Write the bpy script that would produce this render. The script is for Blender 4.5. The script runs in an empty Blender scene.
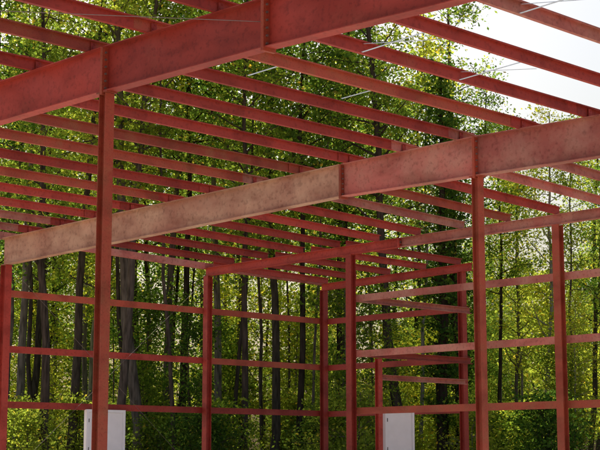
import bpy, math, random
import numpy as np
from mathutils import Vector
random.seed(7); rng=np.random.default_rng(7)
CZ=0.9
scene=bpy.context.scene
# ---------------------------------------------------------------- materials
def newmat(name):
    m=bpy.data.materials.new(name); m.use_nodes=True
    nt=m.node_tree; b=nt.nodes['Principled BSDF']; return m,nt,b
def N(nt,t,**kw):
    n=nt.nodes.new(t)
    for k,v in kw.items(): setattr(n,k,v)
    return n
def ramp(nt,stops):
    r=N(nt,'ShaderNodeValToRGB'); e=r.color_ramp.elements
    e[0].position=stops[0][0]; e[0].color=(*stops[0][1],1)
    e[1].position=stops[-1][0]; e[1].color=(*stops[-1][1],1)
    for p,c in stops[1:-1]:
        x=e.new(p); x.color=(*c,1)
    return r
def steel(name,base,dust,amount,scale=1.2,rough=0.5):
    m,nt,b=newmat(name); L=nt.links.new
    tc=N(nt,'ShaderNodeTexCoord')
    n1=N(nt,'ShaderNodeTexNoise'); n1.inputs['Scale'].default_value=scale; n1.inputs['Detail'].default_value=8; n1.inputs['Roughness'].default_value=.65
    n2=N(nt,'ShaderNodeTexNoise'); n2.inputs['Scale'].default_value=scale*14; n2.inputs['Detail'].default_value=5
    mp=N(nt,'ShaderNodeMapping'); mp.inputs['Scale'].default_value=(1.2,.7,1.6)
    n3=N(nt,'ShaderNodeTexNoise'); n3.inputs['Scale'].default_value=1.2; n3.inputs['Detail'].default_value=7; n3.inputs['Distortion'].default_value=.6
    L(tc.outputs['Object'],mp.inputs['Vector']); L(mp.outputs['Vector'],n3.inputs['Vector'])
    L(tc.outputs['Object'],n1.inputs['Vector']); L(tc.outputs['Object'],n2.inputs['Vector'])
    oi=N(nt,'ShaderNodeObjectInfo')
    var=ramp(nt,[(0,tuple(c*.72 for c in base)),(.5,base),(1,tuple(min(1,c*1.3+.006) for c in base))])
    L(oi.outputs['Random'],var.inputs['Fac'])
    r=ramp(nt,[(.62-amount*.35,(0,0,0)),(.8-amount*.2,(1,1,1))]); L(n1.outputs['Fac'],r.inputs['Fac'])
    mul=N(nt,'ShaderNodeMath',operation='MULTIPLY'); mul.inputs[1].default_value=min(1,.35+amount*.6)
    L(r.outputs['Color'],mul.inputs[0])
    mx=N(nt,'ShaderNodeMixRGB'); L(mul.outputs[0],mx.inputs['Fac']); L(var.outputs['Color'],mx.inputs['Color1']); mx.inputs['Color2'].default_value=(*dust,1)
    sp=ramp(nt,[(.3,(.55,.48,.45)),(.48,(1,1,1)),(.66,(1.0,1.0,1.0)),(.76,(.6,.42,.32))]); L(n2.outputs['Fac'],sp.inputs['Fac'])
    m2=N(nt,'ShaderNodeMixRGB',blend_type='MULTIPLY'); m2.inputs['Fac'].default_value=.65
    L(mx.outputs['Color'],m2.inputs['Color1']); L(sp.outputs['Color'],m2.inputs['Color2'])
    st=ramp(nt,[(.35,(.62,.48,.42)),(.5,(1,1,1)),(.65,(1.15,1.12,1.1))]); L(n3.outputs['Fac'],st.inputs['Fac'])
    m3=N(nt,'ShaderNodeMixRGB',blend_type='MULTIPLY'); m3.inputs['Fac'].default_value=.65
    L(m2.outputs['Color'],m3.inputs['Color1']); L(st.outputs['Color'],m3.inputs['Color2'])
    L(m3.outputs['Color'],b.inputs['Base Color']); b.inputs['Specular IOR Level'].default_value=.35
    rr=N(nt,'ShaderNodeMapRange'); rr.inputs['To Min'].default_value=rough-.1; rr.inputs['To Max'].default_value=rough+.25
    L(n1.outputs['Fac'],rr.inputs['Value']); L(rr.outputs['Result'],b.inputs['Roughness'])
    bp=N(nt,'ShaderNodeBump'); bp.inputs['Strength'].default_value=.15; bp.inputs['Distance'].default_value=.01
    L(n2.outputs['Fac'],bp.inputs['Height']); L(bp.outputs['Normal'],b.inputs['Normal'])
    return m
RED=(.36,.046,.030)
M_red=steel('red_primer',RED,(.36,.13,.085),.15)
M_redrust=steel('red_primer_worn',(.38,.072,.038),(.32,.13,.06),.45,3)
M_pink=steel('red_primer_dusty',(.44,.13,.10),(.54,.32,.23),.55,1.0)
M_tan=steel('mud_stained_primer',(.52,.22,.14),(.62,.41,.27),.85,.8)
def simple(name,col,rough=.5,metal=0,scale=20,var=.15):
    m,nt,b=newmat(name); L=nt.links.new
    tc=N(nt,'ShaderNodeTexCoord'); n=N(nt,'ShaderNodeTexNoise'); n.inputs['Scale'].default_value=scale; n.inputs['Detail'].default_value=6
    L(tc.outputs['Object'],n.inputs['Vector'])
    r=ramp(nt,[(.3,tuple(c*(1-var) for c in col)),(.7,tuple(min(1,c*(1+var)) for c in col))]); L(n.outputs['Fac'],r.inputs['Fac'])
    L(r.outputs['Color'],b.inputs['Base Color']); b.inputs['Roughness'].default_value=rough; b.inputs['Metallic'].default_value=metal
    return m
M_galv=simple('galvanized_strap',(.60,.72,.84),.4,.1)
M_bolt=simple('bolt_steel',(.25,.2,.18),.5,.6)
M_white=simple('white_door_paint',(.86,.87,.88),.4,0,3,.04)
M_dark=simple('door_hardware',(.05,.05,.05),.4,.5)
M_conc=simple('concrete',(.50,.47,.42),.85,0,1.5,.12)
M_dirt=simple('dirt_ground',(.38,.26,.17),.95,0,.25,.3)
M_floor=simple('leaf_litter',(.09,.075,.035),.95,0,.8,.5)
def barkmat(name,stops):
    m,nt,b=newmat(name); L=nt.links.new; nt.nodes.remove(b)
    d=N(nt,'ShaderNodeBsdfDiffuse'); L(d.outputs[0],nt.nodes['Material Output'].inputs['Surface'])
    oi=N(nt,'ShaderNodeObjectInfo'); tc=N(nt,'ShaderNodeTexCoord'); mp=N(nt,'ShaderNodeMapping'); mp.inputs['Scale'].default_value=(5,5,.8)
    n=N(nt,'ShaderNodeTexNoise'); n.inputs['Scale'].default_value=2; n.inputs['Detail'].default_value=5
    L(tc.outputs['Object'],mp.inputs['Vector']); L(mp.outputs['Vector'],n.inputs['Vector'])
    r1=ramp(nt,stops); L(oi.outputs['Random'],r1.inputs['Fac'])
    r2=ramp(nt,[(.3,(.4,.4,.4)),(.7,(1.35,1.35,1.35))]); L(n.outputs['Fac'],r2.inputs['Fac'])
    mx=N(nt,'ShaderNodeMixRGB',blend_type='MULTIPLY'); mx.inputs['Fac'].default_value=1
    L(r1.outputs['Color'],mx.inputs['Color1']); L(r2.outputs['Color'],mx.inputs['Color2']); L(mx.outputs['Color'],d.inputs['Color'])
    return m
M_bark=barkmat('bark',[(0,(.05,.04,.03)),(.5,(.12,.095,.075)),(.8,(.22,.19,.16)),(1,(.38,.35,.31))])
M_barkd=barkmat('dark_bark',[(0,(.035,.027,.02)),(1,(.08,.062,.048))])
def leafmat(name,stops,trans):
    m,nt,b=newmat(name); L=nt.links.new; nt.nodes.remove(b)
    g=N(nt,'ShaderNodeNewGeometry'); oi=N(nt,'ShaderNodeObjectInfo')
    r=ramp(nt,stops); L(g.outputs['Random Per Island'],r.inputs['Fac'])
    r2=ramp(nt,[(0,(.42,.6,.55)),(.5,(1,1,1)),(1,(1.55,1.35,1.0))]); L(oi.outputs['Random'],r2.inputs['Fac'])
    mx=N(nt,'ShaderNodeMixRGB',blend_type='MULTIPLY'); mx.inputs['Fac'].default_value=1
    L(r.outputs['Color'],mx.inputs['Color1']); L(r2.outputs['Color'],mx.inputs['Color2'])
    d=N(nt,'ShaderNodeBsdfDiffuse'); L(mx.outputs['Color'],d.inputs['Color'])
    t=N(nt,'ShaderNodeBsdfTranslucent')
    tm=N(nt,'ShaderNodeMixRGB',blend_type='MULTIPLY'); tm.inputs['Fac'].default_value=1; tm.inputs['Color2'].default_value=(3.8,3.6,1.5,1)
    L(mx.outputs['Color'],tm.inputs['Color1']); L(tm.outputs['Color'],t.inputs['Color'])
    ms=N(nt,'ShaderNodeMixShader'); ms.inputs['Fac'].default_value=trans
    L(d.outputs[0],ms.inputs[1]); L(t.outputs[0],ms.inputs[2]); L(ms.outputs[0],nt.nodes['Material Output'].inputs['Surface'])
    return m
M_leaf=leafmat('leaves',[(0,(.035,.075,.022)),(.6,(.08,.125,.035)),(.95,(.13,.17,.045)),(1,(.28,.20,.05))],.6)
M_leafy=leafmat('leaves_yellow_green',[(0,(.085,.12,.03)),(.6,(.14,.18,.045)),(.95,(.20,.22,.055)),(1,(.35,.25,.06))],.65)

# ---------------------------------------------------------------- mesh helpers
class MB:
    def __init__(s): s.v=[]; s.f=[]; s.mi=[]
    def add(s,vs,fs,mi=0):
        o=len(s.v); s.v+= [tuple(p) for p in vs]; s.f+=[tuple(i+o for i in f) for f in fs]; s.mi+=[mi]*len(fs)
    def box(s,x0,x1,y0,y1,z0,z1,mi=0):
        vs=[(x0,y0,z0),(x1,y0,z0),(x1,y1,z0),(x0,y1,z0),(x0,y0,z1),(x1,y0,z1),(x1,y1,z1),(x0,y1,z1)]
        s.add(vs,[(0,3,2,1),(4,5,6,7),(0,1,5,4),(1,2,6,5),(2,3,7,6),(3,0,4,7)],mi)
    def prism(s,prof,a,b,mi=0):
        n=len(prof); vs=[a(*p) for p in prof]+[b(*p) for p in prof]
        fs=[(i,(i+1)%n,(i+1)%n+n,i+n) for i in range(n)]+[tuple(range(n))[::-1],tuple(range(n,2*n))]
        s.add(vs,fs,mi)
    def hexa(s,p,mi=0):
        s.add(p,[(0,3,2,1),(4,5,6,7),(0,1,5,4),(1,2,6,5),(2,3,7,6),(3,0,4,7)],mi)
    def rod(s,a,b,r,n=6,mi=0,r2=None):
        a=Vector(a);b=Vector(b);d=(b-a).normalized(); t=Vector((0,0,1)) if abs(d.z)<.9 else Vector((1,0,0))
        u=d.cross(t).normalized(); w=d.cross(u); r2=r if r2 is None else r2
        vs=[a+(u*math.cos(k*2*math.pi/n)+w*math.sin(k*2*math.pi/n))*r for k in range(n)]+[b+(u*math.cos(k*2*math.pi/n)+w*math.sin(k*2*math.pi/n))*r2 for k in range(n)]
        s.add(vs,[(i,(i+1)%n,(i+1)%n+n,i+n) for i in range(n)]+[tuple(range(n))[::-1],tuple(range(n,2*n))],mi)
    def obj(s,name,mats,parent=None,fixn=True):
        me=bpy.data.meshes.new(name); me.from_pydata(s.v,[],s.f); 
        for m in mats: me.materials.append(m)
        me.polygons.foreach_set('material_index',s.mi); me.update()
        if fixn:
            import bmesh
            bm=bmesh.new(); bm.from_mesh(me); bmesh.ops.recalc_face_normals(bm,faces=bm.faces); bm.to_mesh(me); bm.free()
        o=bpy.data.objects.new(name,me); scene.collection.objects.link(o)
        if parent: o.parent=parent
        return o
frame=bpy.data.objects.new('steel_frame_building',None); scene.collection.objects.link(frame)

# ---------------------------------------------------------------- frame layout (metres, X/Y = building axes)
UF,UA,UB,UC,UD=3.9,12.65,21.4,28.6,33.6
VE=34.0; VX=27.9; VM=17.4; V0=1.0
topA=([1,10.3,13.8,17.4,21,34],[5.8,5.97,6.05,6.12,6.12,5.95])
botA=([1,10.3,13.8,17.4,20.4,34],[5.1,5.23,5.36,5.42,5.44,5.2])
topB=([1,10.3,14,17.4,21,34],[5.8,5.93,6.0,6.08,6.06,5.9])
botB=([1,10.3,14,17.4,21,34],[5.1,5.2,5.25,5.31,5.37,5.15])
topC=([1,19.5,26,34],[5.8,5.81,5.78,5.71])
botC=([1,19.5,26,34],[5.55,5.56,5.53,5.46])
topD=([27.5,34],[5.73,5.62]); botD=([27.5,34],[5.50,5.40])
def T(p,v): return float(np.interp(v,p[0],p[1]))+CZ
def topat(u,v):
    us=[UF,UA,UB,UC,UD]; zs=[T(topA,v),T(topA,v),T(topB,v),T(topC,v),T(topD,v) if v>27 else T(topC,v)]
    return float(np.interp(u,us,zs))
def rafter(name,u,ptop,pbot,va,vb,mat,fw=.2,stiff=True):
    mb=MB(); n=max(1,int(abs(vb-va)/1.5)); ft=.014; wt=.01
    vs=np.linspace(va,vb,n+1)
    for a,b in zip(vs[:-1],vs[1:]):
        for (x0,x1,za,zb,zc,zd) in [
            (u-fw/2,u+fw/2,T(pbot,a),T(pbot,a)+ft,T(pbot,b),T(pbot,b)+ft),
            (u-fw/2,u+fw/2,T(ptop,a)-ft,T(ptop,a),T(ptop,b)-ft,T(ptop,b)),
            (u-wt/2,u+wt/2,T(pbot,a)+ft,T(ptop,a)-ft,T(pbot,b)+ft,T(ptop,b)-ft)]:
            vv=[(x0,a,za),(x1,a,za),(x1,a,zb),(x0,a,zb),(x0,b,zc),(x1,b,zc),(x1,b,zd),(x0,b,zd)]
            fs=[(0,1,5,4),(1,2,6,5),(2,3,7,6),(3,0,4,7)]
            if a==vs[0]: fs.append((0,3,2,1))
            if b==vs[-1]: fs.append((4,5,6,7))
            mb.add(vv,fs)
    return mb.obj(name,[mat],frame)
def splice(u,ptop,pbot,v,mat,ext=.05):
    mb=MB(); z0=T(pbot,v)-ext; z1=T(ptop,v)-.0+.0; w=.115
    mb.box(u-w,u+w,v-.026,v-.002,z0,z1-.016); mb.box(u-w,u+w,v+.002,v+.026,z0,z1-.016)
    for k in range(6):
        z=z0+.1+k*(z1-z0-.2)/5
        for sx in(-1,1):
            mb.rod((u+sx*.06,v-.055,z),(u+sx*.06,v+.055,z),.017,6,1)
    mb.obj('splice_plate',[mat,M_bolt],frame)
def column(x,y,z1,w=.17,d=.17,z0=0,mat=M_red,name='column',axis='y'):
    mb=MB(); t=.012; h=.005
    if axis=='y':
        mb.box(x-w/2,x+w/2,y-d/2,y-d/2+t,z0,z1); mb.box(x-w/2,x+w/2,y+d/2-t,y+d/2,z0,z1); mb.box(x-h,x+h,y-d/2+t,y+d/2-t,z0,z1-.001)
    else:
        mb.box(x-d/2,x-d/2+t,y-w/2,y+w/2,z0,z1); mb.box(x+d/2-t,x+d/2,y-w/2,y+w/2,z0,z1); mb.box(x-d/2+t,x+d/2-t,y-h,y+h,z0,z1-.001)
    e=.06
    mb.box(x-w/2-e,x+w/2+e,y-d/2-e,y+d/2+e,z0-.0,z0+.02)
    for sx in(-1,1):
        for sy in(-1,1): mb.rod((x+sx*(w/2+.03),y+sy*(d/2+.03),z0+.02),(x+sx*(w/2+.03),y+sy*(d/2+.03),z0+.06),.014,6,1)
    mb.obj(name,[mat,M_bolt],frame)
def captop(x,y,z,mat,w=.2):
    mb=MB(); mb.box(x-w/2,x+w/2,y-w/2-.03,y+w/2+.03,z-.022,z-.002); mb.obj('column_cap_plate',[mat],frame)

def mainframe(u,pt,pb,segs,spl,inner=True):
    for (a,b,m) in segs: rafter('rafter',u,pt,pb,a,b,m)
    for v in spl: splice(u,pt,pb,v,M_redrust)
    column(u,VE-.12,T(pb,VE)-.003,.2,.26,name='eave_column')
    column(u,V0+.12,T(pb,V0)-.003,.2,.26,name='eave_column')
    column(u,VM,T(pb,VM)-.025,.165,.165,mat=M_redrust,name='interior_column')
    captop(u,VM,T(pb,VM),M_redrust)
mainframe(UF,topA,botA,[(V0,13.77,M_red),(13.83,20.97,M_red),(21.03,VE,M_red)],[13.8,21])
mainframe(UA,topA,botA,[(V0,13.77,M_red),(13.83,17.37,M_red),(17.43,VE,M_red)],[13.8,17.4])
mainframe(UB,topB,botB,[(V0,17.37,M_pink),(17.43,20.97,M_pink),(21.03,VE,M_tan)],[17.4,21])
rafter('end_wall_rafter',UC,topC,botC,V0,25.9,M_pink,.14)
rafter('end_wall_rafter',UC,topC,botC,25.94,VE,M_red,.14)
splice(UC,topC,botC,25.92,M_red,0)
rafter('end_wall_rafter',UD,topD,botD,27.6,VE,M_red,.14)
for v in (VE-.1,27.8,20.8,13.9,7.0,V0+.1):
    column(UC,v,T(botC,v)-.003,.2,.2,axis='x',name='end_wall_column',mat=M_redrust if v in(20.8,7.0) else M_red)
column(UD,VE-.1,T(botD,VE)-.003,.19,.19,name='corner_column')
column(UD,VX+.1,T(botD,VX)-.003,.19,.19,name='corner_column')

def zprof(h=.18,f=.065,t=.005,lip=.02):
    return [(-t/2,0),(f,0),(f,lip),(f-t,lip),(f-t,t),(t/2,t),(t/2,h-0),(-f,h),(-f,h-lip),(-f+t,h-lip),(-f+t,h-t),(-t/2,h-t)]
def cprof(h=.2,f=.07,t=.005,lip=.02):
    return [(0,0),(f,0),(f,lip),(f-t,lip),(f-t,t),(t,t),(t,h-t),(f-t,h-t),(f-t,h-lip),(f,h-lip),(f,h),(0,h)]
pv=[14.8+1.5*k for k in range(-9,13)]
bays=[(UF-.6,UA),(UA,UB),(UB,UC)]
for v in pv:
    if v<1.1: continue
    for i,(a,b) in enumerate(bays):
        ov=.35
        a2=a-(ov if i else 0); b2=b+(ov if b<UC else .1)
        off=.008*(i%2); za=topat(max(a2,UF),v)+.006+off; zb=topat(b2,v)+.006+off
        if b==UC: zb=topat(UC,v)+.006
        mb=MB(); dy=.009*(i%2); jit=random.uniform(-.012,.012)
        mb.prism(zprof(),lambda p,q,x=a2,z=za:(x,v+dy+p+jit,z+q),lambda p,q,x=b2,z=zb:(x,v+dy+p+jit,z+q))
        mb.obj('roof_purlin',[random.choice([M_red,M_red,M_red,M_redrust,M_pink])],frame)
for v in [34.0-.2,32.5,31,29.5,28.1]:
    mb=MB(); mb.prism(zprof(),lambda p,q:(UC+.12,v+p,T(topC,v)+q+.01),lambda p,q:(UD+.1,v+p,T(topD,v)+.006+q)); mb.obj('roof_purlin',[M_red],frame)
for a,b in ((UF-.2,UA),(UA+.004,UB),(UB+.004,UC),(UC+.004,UD+.1)):
    za=topat(a,VE)-.02; zb=topat(b,VE)-.02
    mb=MB(); mb.prism(cprof(.2,.09),lambda p,q:(a,VE+.04+p,za+q),lambda p,q:(b,VE+.04+p,zb+q)); mb.obj('eave_strut',[M_pink],frame)
for u in (UA,UB):
    mb=MB()
    for v in pv:
        if v<1.1: continue
        z=topat(u,v); mb.box(u-.05,u+.05,v-.03,v-.022,z,z+.15)
        mb.rod((u+.02,v-.04,z+.12),(u+.02,v+.03,z+.12),.012,6); mb.rod((u-.02,v-.04,z+.06),(u-.02,v+.03,z+.06),.012,6)
    mb.obj('purlin_clips',[M_red],frame)
GH=.18
def girt_x(x0,x1,y,z,out=1,mat=M_red):
    mb=MB(); mb.prism(cprof(GH,.08),lambda p,q:(x0,y+out*p,z+q-GH/2),lambda p,q:(x1,y+out*p,z+q-GH/2)); mb.obj('wall_girt',[mat],frame)
def girt_y(y0,y1,x,z,out=1,mat=M_red):
    mb=MB(); mb.prism(cprof(GH,.08),lambda p,q:(x+out*p,y0,z+q-GH/2),lambda p,q:(x+out*p,y1,z+q-GH/2)); mb.obj('wall_girt',[mat],frame)
for z in (4.4,2.88,1.38):
    for a,b in ((UF,UA),(UA+.005,UB),(UB+.005,UC),(UC+.005,UD+.1)):
        girt_x(a,b,VE+.02,z+CZ,mat=random.choice([M_red,M_redrust]))
    girt_y(VX+.0,VE+.01,UD+.1,z+CZ-.02,mat=M_red)
for z in (4.3,2.77,1.22):
    for a,b in ((V0,7),(7.005,13.9),(13.905,20.8),(20.805,27.7)):
        girt_y(a,b,UC+.105,z+CZ,mat=M_pink if z>1.5 else M_redrust)
for z in (4.3,2.8):
    girt_x(UC+.12,UD+.1,VX-.1,z+CZ,out=-1,mat=M_pink if z>4 else M_red)
xj=29.75
column(xj,VX-.05,2.7+CZ,.15,.15,name='door_jamb')
mb=MB(); mb.prism(cprof(.15,.08),lambda p,q:(xj+.08,VX-.05-p,2.1+CZ+q),lambda p,q:(UD-.1,VX-.05-p,2.1+CZ+q)); mb.obj('door_header',[M_pink],frame)
mb=MB()
mb.rod((UB+.1,VE-.05,.2),(UC-.1,VE-.05,5.3+CZ),.003); mb.rod((UB+.1,VE-.03,5.2+CZ),(UC-.1,VE-.03,.2),.003)
mb.rod((UA,13.9,5.75+CZ),(UF,20.8,5.9+CZ),.005); mb.rod((UA,20.9,5.75+CZ),(UF,14,5.9+CZ),.005)
mb.obj('brace_cable',[M_bolt],frame)
# galvanised purlin straps
mb=MB()
def strap(u0,v0,u1,v1,za=.02,zb=.16,w=.02):
    z0=topat(u0,v0)+za; z1=topat(u1,v1)+zb
    a=Vector((u0,v0,z0));b=Vector((u1,v1,z1)); w=Vector((w,0,0)); h=Vector((0,0,.003))
    mb.hexa([a-w,a+w,b+w,b-w,a-w+h,a+w+h,b+w+h,b-w+h]); 
for (u,v) in ((15.5,14.8),(15.5,11.8),(17.8,14.8),(17.8,11.8)):
    strap(u,v,u+.15,v-1.4)
    strap(u+.04,v,u+.26,v-1.35,.16,.02,.016)
for (u,v) in ((15.5,17.4),(17.7,17.4)): strap(u,v,u+.05,v-.7,.1,.15)
mb.obj('purlin_strap',[M_galv],frame)
mb=MB()
for u,pt,pb in((UA,topA,botA),(UB,topB,botB)):
    for v in pv[3::4]:
        mb.rod((u+.1,v,T(pb,v)+.05),(u+.75,v,T(pt,v)+.02),.012,4)
mb.obj('flange_brace',[M_red],frame)

# ---------------------------------------------------------------- doors
def door(x,y,name,w=1.05):
    mb=MB(); h=2.13
    mb.box(x-w/2-.08,x-w/2,y-.06,y+.06,0,h+.0,0); mb.box(x+w/2,x+w/2+.08,y-.06,y+.06,0,h,0); mb.box(x-w/2-.08,x+w/2+.08,y-.06,y+.06,h+.001,h+.08,0)
    mb.box(x-w/2+.004,x+w/2-.004,y-.03,y+.015,.01,h-.005,0)
    mb.rod((x+w/2-.1,y-.03,.98),(x+w/2-.1,y-.09,.98),.03,8,1)
    for z in(.3,1.1,1.9): mb.rod((x-w/2,y-.065,z-.05),(x-w/2,y-.065,z+.05),.012,6,1)
    mb.obj(name,[M_white,M_dark])
door(24.9,VE,'white_door',1.2)
door(30.55,VX-.05,'white_door',1.05)

g=MB(); S=600; g.add([(-S,-S,-.15),(S,-S,-.15),(S,S,-.15),(-S,S,-.15)],[(0,1,2,3)]); g.obj('ground',[M_dirt])
s=MB(); s.box(UF-.5,UC+.35,V0-.4,VE+.3,-.5,-.0005); s.box(UC+.352,UD+.35,VX-.3,VE+.3,-.5,-.0005); s.obj('concrete_slab',[M_conc])

# ---------------------------------------------------------------- trees
def tube(path,radii,n,V,F):
    o=sum(len(a) for a in V); P=np.array(path); m=len(P)
    d=np.gradient(P,axis=0); d/=np.linalg.norm(d,axis=1)[:,None]+1e-9
    ref=np.array([1,0,0.]) if abs(d[0][0])<.7 else np.array([0,1.,0])
    u=np.cross(d,ref); u/=np.linalg.norm(u,axis=1)[:,None]+1e-9; w=np.cross(d,u)
    a=np.arange(n)*2*np.pi/n
    ring=P[:,None,:]+np.array(radii)[:,None,None]*(u[:,None,:]*np.cos(a)[None,:,None]+w[:,None,:]*np.sin(a)[None,:,None])
    V.append(ring.reshape(-1,3))
    for i in range(m-1):
        for k in range(n):
            k2=(k+1)%n; F.append((o+i*n+k,o+i*n+k2,o+(i+1)*n+k2,o+(i+1)*n+k))
def make_tree(name,seed,H,cs,R,nleaf,ls,r0,leafm,nlimb=34,up=.5,sig=.42,bark=None,lean=.03,wob=1):
    r=np.random.default_rng(seed); V=[];F=[]
    m=14; t=np.linspace(0,1,m)
    drift=np.cumsum(r.normal(0,.012*H/6*wob,(m,2)),axis=0); drift[0]=0
    P=np.c_[drift+np.outer(t,r.normal(0,lean*H,2)),t*H]
    rad=r0*(1-t*.85)+.01; rad[0]*=1.35
    tube(P,rad,9,V,F); cl=[]
    for i in range(nlimb):
        q=cs+(1-cs)*((i+r.random())/nlimb)
        base=np.array([np.interp(q,t,P[:,k]) for k in range(3)])
        s=(q-cs)/(1-cs); prof=(.45+.75*math.sin(math.pi*min(1,s*.85+.15)))*(1-.35*s)
        L=R*prof*r.uniform(.45,1.15); az=i*2.4+r.normal(0,.5); el=r.uniform(.05,.75)*up*2
        dr=np.array([math.cos(az)*math.cos(el),math.sin(az)*math.cos(el),math.sin(el)])
        k=6; pts=[base]
        for j in range(k-1):
            dr=dr+r.normal(0,.14,3)+np.array([0,0,.05]); dr/=np.linalg.norm(dr); pts.append(pts[-1]+dr*L/(k-1))
        rb=max(.014,r0*(1-q)*.45+.014); tube(pts,np.linspace(rb,.008,k),5,V,F)
        for j in range(2,k): cl.append((pts[j],.6 if j<4 else 1))
        for b in range(4):
            j=r.integers(1,k-1); d2=dr+r.normal(0,.7,3); d2/=np.linalg.norm(d2); l2=L*r.uniform(.25,.5)
            p0=pts[j]; p1=p0+d2*l2*.5; p2=p1+(d2+np.array([0,0,r.uniform(-.3,.3)]))*l2*.5
            tube([p0,p1,p2],[rb*.4,.01,.005],3,V,F); cl.append((p1,.7)); cl.append((p2,1))
    C=np.array([c[0] for c in cl]); W=np.array([c[1] for c in cl])*r.uniform(.05,1.6,len(cl))**2; W/=W.sum()
    idx=r.choice(len(C),nleaf,p=W); cen=C[idx]+r.normal(0,1,(nleaf,3))*np.array([sig,sig,sig*.6])
    cen[:,2]=np.maximum(cen[:,2],.15)
    sz=ls*r.uniform(.55,1.35,nleaf)
    nrm=r.normal(0,1,(nleaf,3)); nrm[:,2]=np.abs(nrm[:,2])+.3; nrm/=np.linalg.norm(nrm,axis=1)[:,None]
    a=np.cross(nrm,r.normal(0,1,(nleaf,3))); a/=np.linalg.norm(a,axis=1)[:,None]; b=np.cross(nrm,a)
    q=np.stack([cen-a*sz[:,None]*.6,cen-b*sz[:,None]*.36,cen+a*sz[:,None]*.6,cen+b*sz[:,None]*.36],1).reshape(-1,3)
    VV=np.concatenate(V+[q]); nb=sum(len(x) for x in V)
    lf=(np.arange(nleaf*4)+nb).reshape(-1,4); FF=np.concatenate([np.array(F),lf])
    me=bpy.data.meshes.new(name); me.vertices.add(len(VV)); me.vertices.foreach_set('co',VV.astype(np.float32).ravel())
    me.loops.add(FF.size); me.loops.foreach_set('vertex_index',FF.astype(np.int32).ravel())
    me.polygons.add(len(FF)); me.polygons.foreach_set('loop_start',(np.arange(len(FF))*4).astype(np.int32)); 
    mi=np.zeros(len(FF),np.int32); mi[len(F):]=1
    me.materials.append(bark or M_bark); me.materials.append(leafm)
    me.polygons.foreach_set('material_index',mi); me.update(calc_edges=True); me.validate()
    return me
tall=[make_tree('hardwood_tree_mesh',10+i,24+2*(i%3),[.36,.45,.40,.5,.33][i],3.4+.4*(i%2),6500,.18,.15+.05*(i%3),M_leaf if i in(0,3) else M_leafy,bark=M_barkd if i in (0,3) else None,lean=.045,wob=1.6,sig=.5) for i in range(5)]
slim=[make_tree('slender_tree_mesh',30+i,21+2*i,.5,2.3,3600,.16,.07+.03*i,M_leafy if i else M_leaf,nlimb=22,lean=.06,wob=1.8) for i in range(3)]
pine=[make_tree('pine_tree_mesh',40+i,27,.6,2.6,5000,.15,.21,M_leaf,nlimb=26,up=.3) for i in range(2)]
vine=make_tree('vine_tree_mesh',55,19,.12,1.0,7500,.17,.30,M_leaf,nlimb=46,bark=M_barkd,sig=.35)
mid=[make_tree('understory_mesh',60+i,8+2*i,.22,2.3,3600,.16,.06,M_leafy if i!=1 else M_leaf,nlimb=22) for i in range(3)]
shrub=[make_tree('shrub_mesh',80+i,2.8+i*.6,.03,1.6,3500,.13,.03,M_leaf if i==0 else M_leafy,nlimb=22,sig=.35) for i in range(2)]
fd=np.array([math.cos(math.radians(46.2)),math.sin(math.radians(46.2))]); rd=np.array([fd[1],-fd[0]])
fl=MB(); fl.add([tuple(fd*F+rd*F*a)+(-.146,) for F,a in ((55,-.55),(56,-.3),(54.5,0),(56,.25),(55,.55),(400,.6),(400,0),(400,-.6))],[tuple(range(8))]); fl.obj('forest_floor',[M_floor])
forest=bpy.data.objects.new('distant_forest',None); scene.collection.objects.link(forest)
def place(me,name,F,azt,sc,parent=None,zs=1):
    p=fd*F+rd*F*azt; o=bpy.data.objects.new(name,me); scene.collection.objects.link(o)
    o.location=(p[0],p[1],-.17); o.rotation_euler=(random.uniform(-.03,.03),random.uniform(-.03,.03),random.uniform(0,6.28)); o.scale=(sc,sc,sc*zs)
    if parent: o.parent=parent
    return o
def px(x): return (x-300)/1440.
for x,F,k,sc in [(-20,60,0,1),(55,58,4,.95),(143,62,2,1.05),(120,60,1,1.0),(190,64,3,1.1),(243,60,0,1),(272,66,4,1.05),(300,62,3,1),(402,62,2,.95),(500,68,3,.70),(545,66,4,.64),(585,70,2,.62),(625,66,4,.68),(335,70,0,1.1)]:
    place(tall[k],'hardwood_tree',F,px(x),sc)
place(vine,'vine_covered_tree',61,px(441),.93); place(vine,'vine_covered_tree',63,px(458),.9)
for x,F in [(75,63),(165,67),(220,70),(450,72),(20,66)]: place(pine[int(x)%2],'pine_tree',F,px(x),1)
for x,F in [(10,62),(38,68),(95,70),(131,66),(178,60),(232,64),(262,69),(288,72),(312,66),(385,70),(418,67),(470,63),(494,72),(520,70),(565,64),(600,68)]:
    place(slim[x%3],'slender_tree',F,px(x),.95 if x<460 else .70)
pts=[]; tries=0
while len(pts)<165 and tries<20000:
    tries+=1
    F=math.sqrt(random.uniform(68**2,118**2)); a=random.uniform(-.40,.40)
    x,y=F*a,F
    if all((x-p[0])**2+(y-p[1])**2>9 for p in pts): pts.append((x,y))
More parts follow.
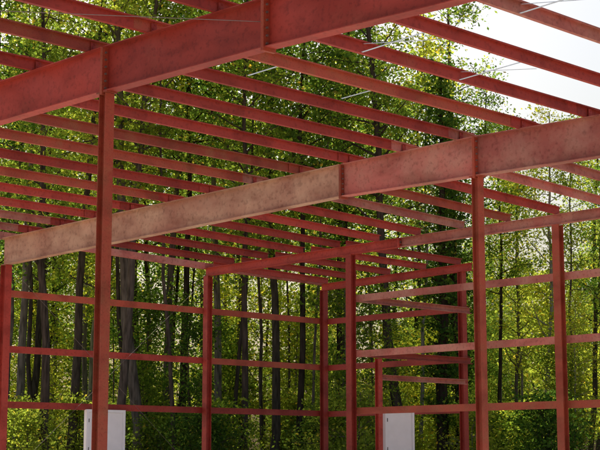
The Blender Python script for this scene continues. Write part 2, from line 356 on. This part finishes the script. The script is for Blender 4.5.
for x,F in pts:
    a=x/F; r=random.random()
    if a<.085: sc=random.uniform(.7,1.0)*(1+.004*(F-64))
    else: sc=random.uniform(.6,1.0)*(.54+.0056*(F-64))
    if r<.48: place(random.choice(tall),'hardwood_tree',F,a,sc,forest)
    elif r<.65: place(random.choice(slim),'slender_tree',F,a,sc,forest)
    elif r<.75: place(random.choice(pine),'pine_tree',F,a,sc*.9,forest)
    else: place(random.choice(mid),'understory_tree',F,a,random.uniform(.8,1.3),forest)
for i in range(40):
    F=random.uniform(60,80); place(random.choice(mid),'understory_tree',F,random.uniform(-.36,.36),random.uniform(.6,1.0),forest)
for i in range(50):
    F=random.uniform(112,128); place(random.choice(mid),'understory_tree',F,-.38+.76*(i+random.random())/50,random.uniform(.9,1.4),forest)
for i in range(80):
    F=random.uniform(57,85); place(random.choice(shrub),'shrub',F,random.uniform(-.36,.36),random.uniform(.6,1.2),forest)

# ---------------------------------------------------------------- light & camera
rel=26; ang=46.2+rel; el=47
sd=Vector((math.cos(math.radians(ang))*math.cos(math.radians(el)),math.sin(math.radians(ang))*math.cos(math.radians(el)),math.sin(math.radians(el))))
sun=bpy.data.lights.new('sun','SUN'); sun.energy=5; sun.angle=math.radians(.5); sun.color=(1,.95,.87)
so=bpy.data.objects.new('sun',sun); scene.collection.objects.link(so); so.rotation_euler=sd.to_track_quat('Z','Y').to_euler()
w=bpy.data.worlds.new('World'); scene.world=w; w.use_nodes=True; nt=w.node_tree
sky=nt.nodes.new('ShaderNodeTexSky'); sky.sky_type='NISHITA'; sky.sun_disc=False; sky.sun_elevation=math.radians(el); sky.sun_rotation=math.atan2(sd.x,sd.y)
sky.dust_density=6; sky.air_density=1.3; sky.ozone_density=1
bg=nt.nodes['Background']; bg.inputs['Strength'].default_value=.15; nt.links.new(sky.outputs[0],bg.inputs['Color'])
cam=bpy.data.cameras.new('camera'); cam.lens=36*1452/600; cam.sensor_width=36; cam.clip_end=3000; cam.clip_start=.1
co=bpy.data.objects.new('camera',cam); scene.collection.objects.link(co); co.location=(0,0,CZ)
p=math.radians(9.05); d=Vector((fd[0]*math.cos(p),fd[1]*math.cos(p),math.sin(p))); co.rotation_euler=d.to_track_quat('-Z','Y').to_euler()
scene.camera=co
scene.view_settings.view_transform='Standard'; scene.view_settings.look='None'; scene.view_settings.exposure=0
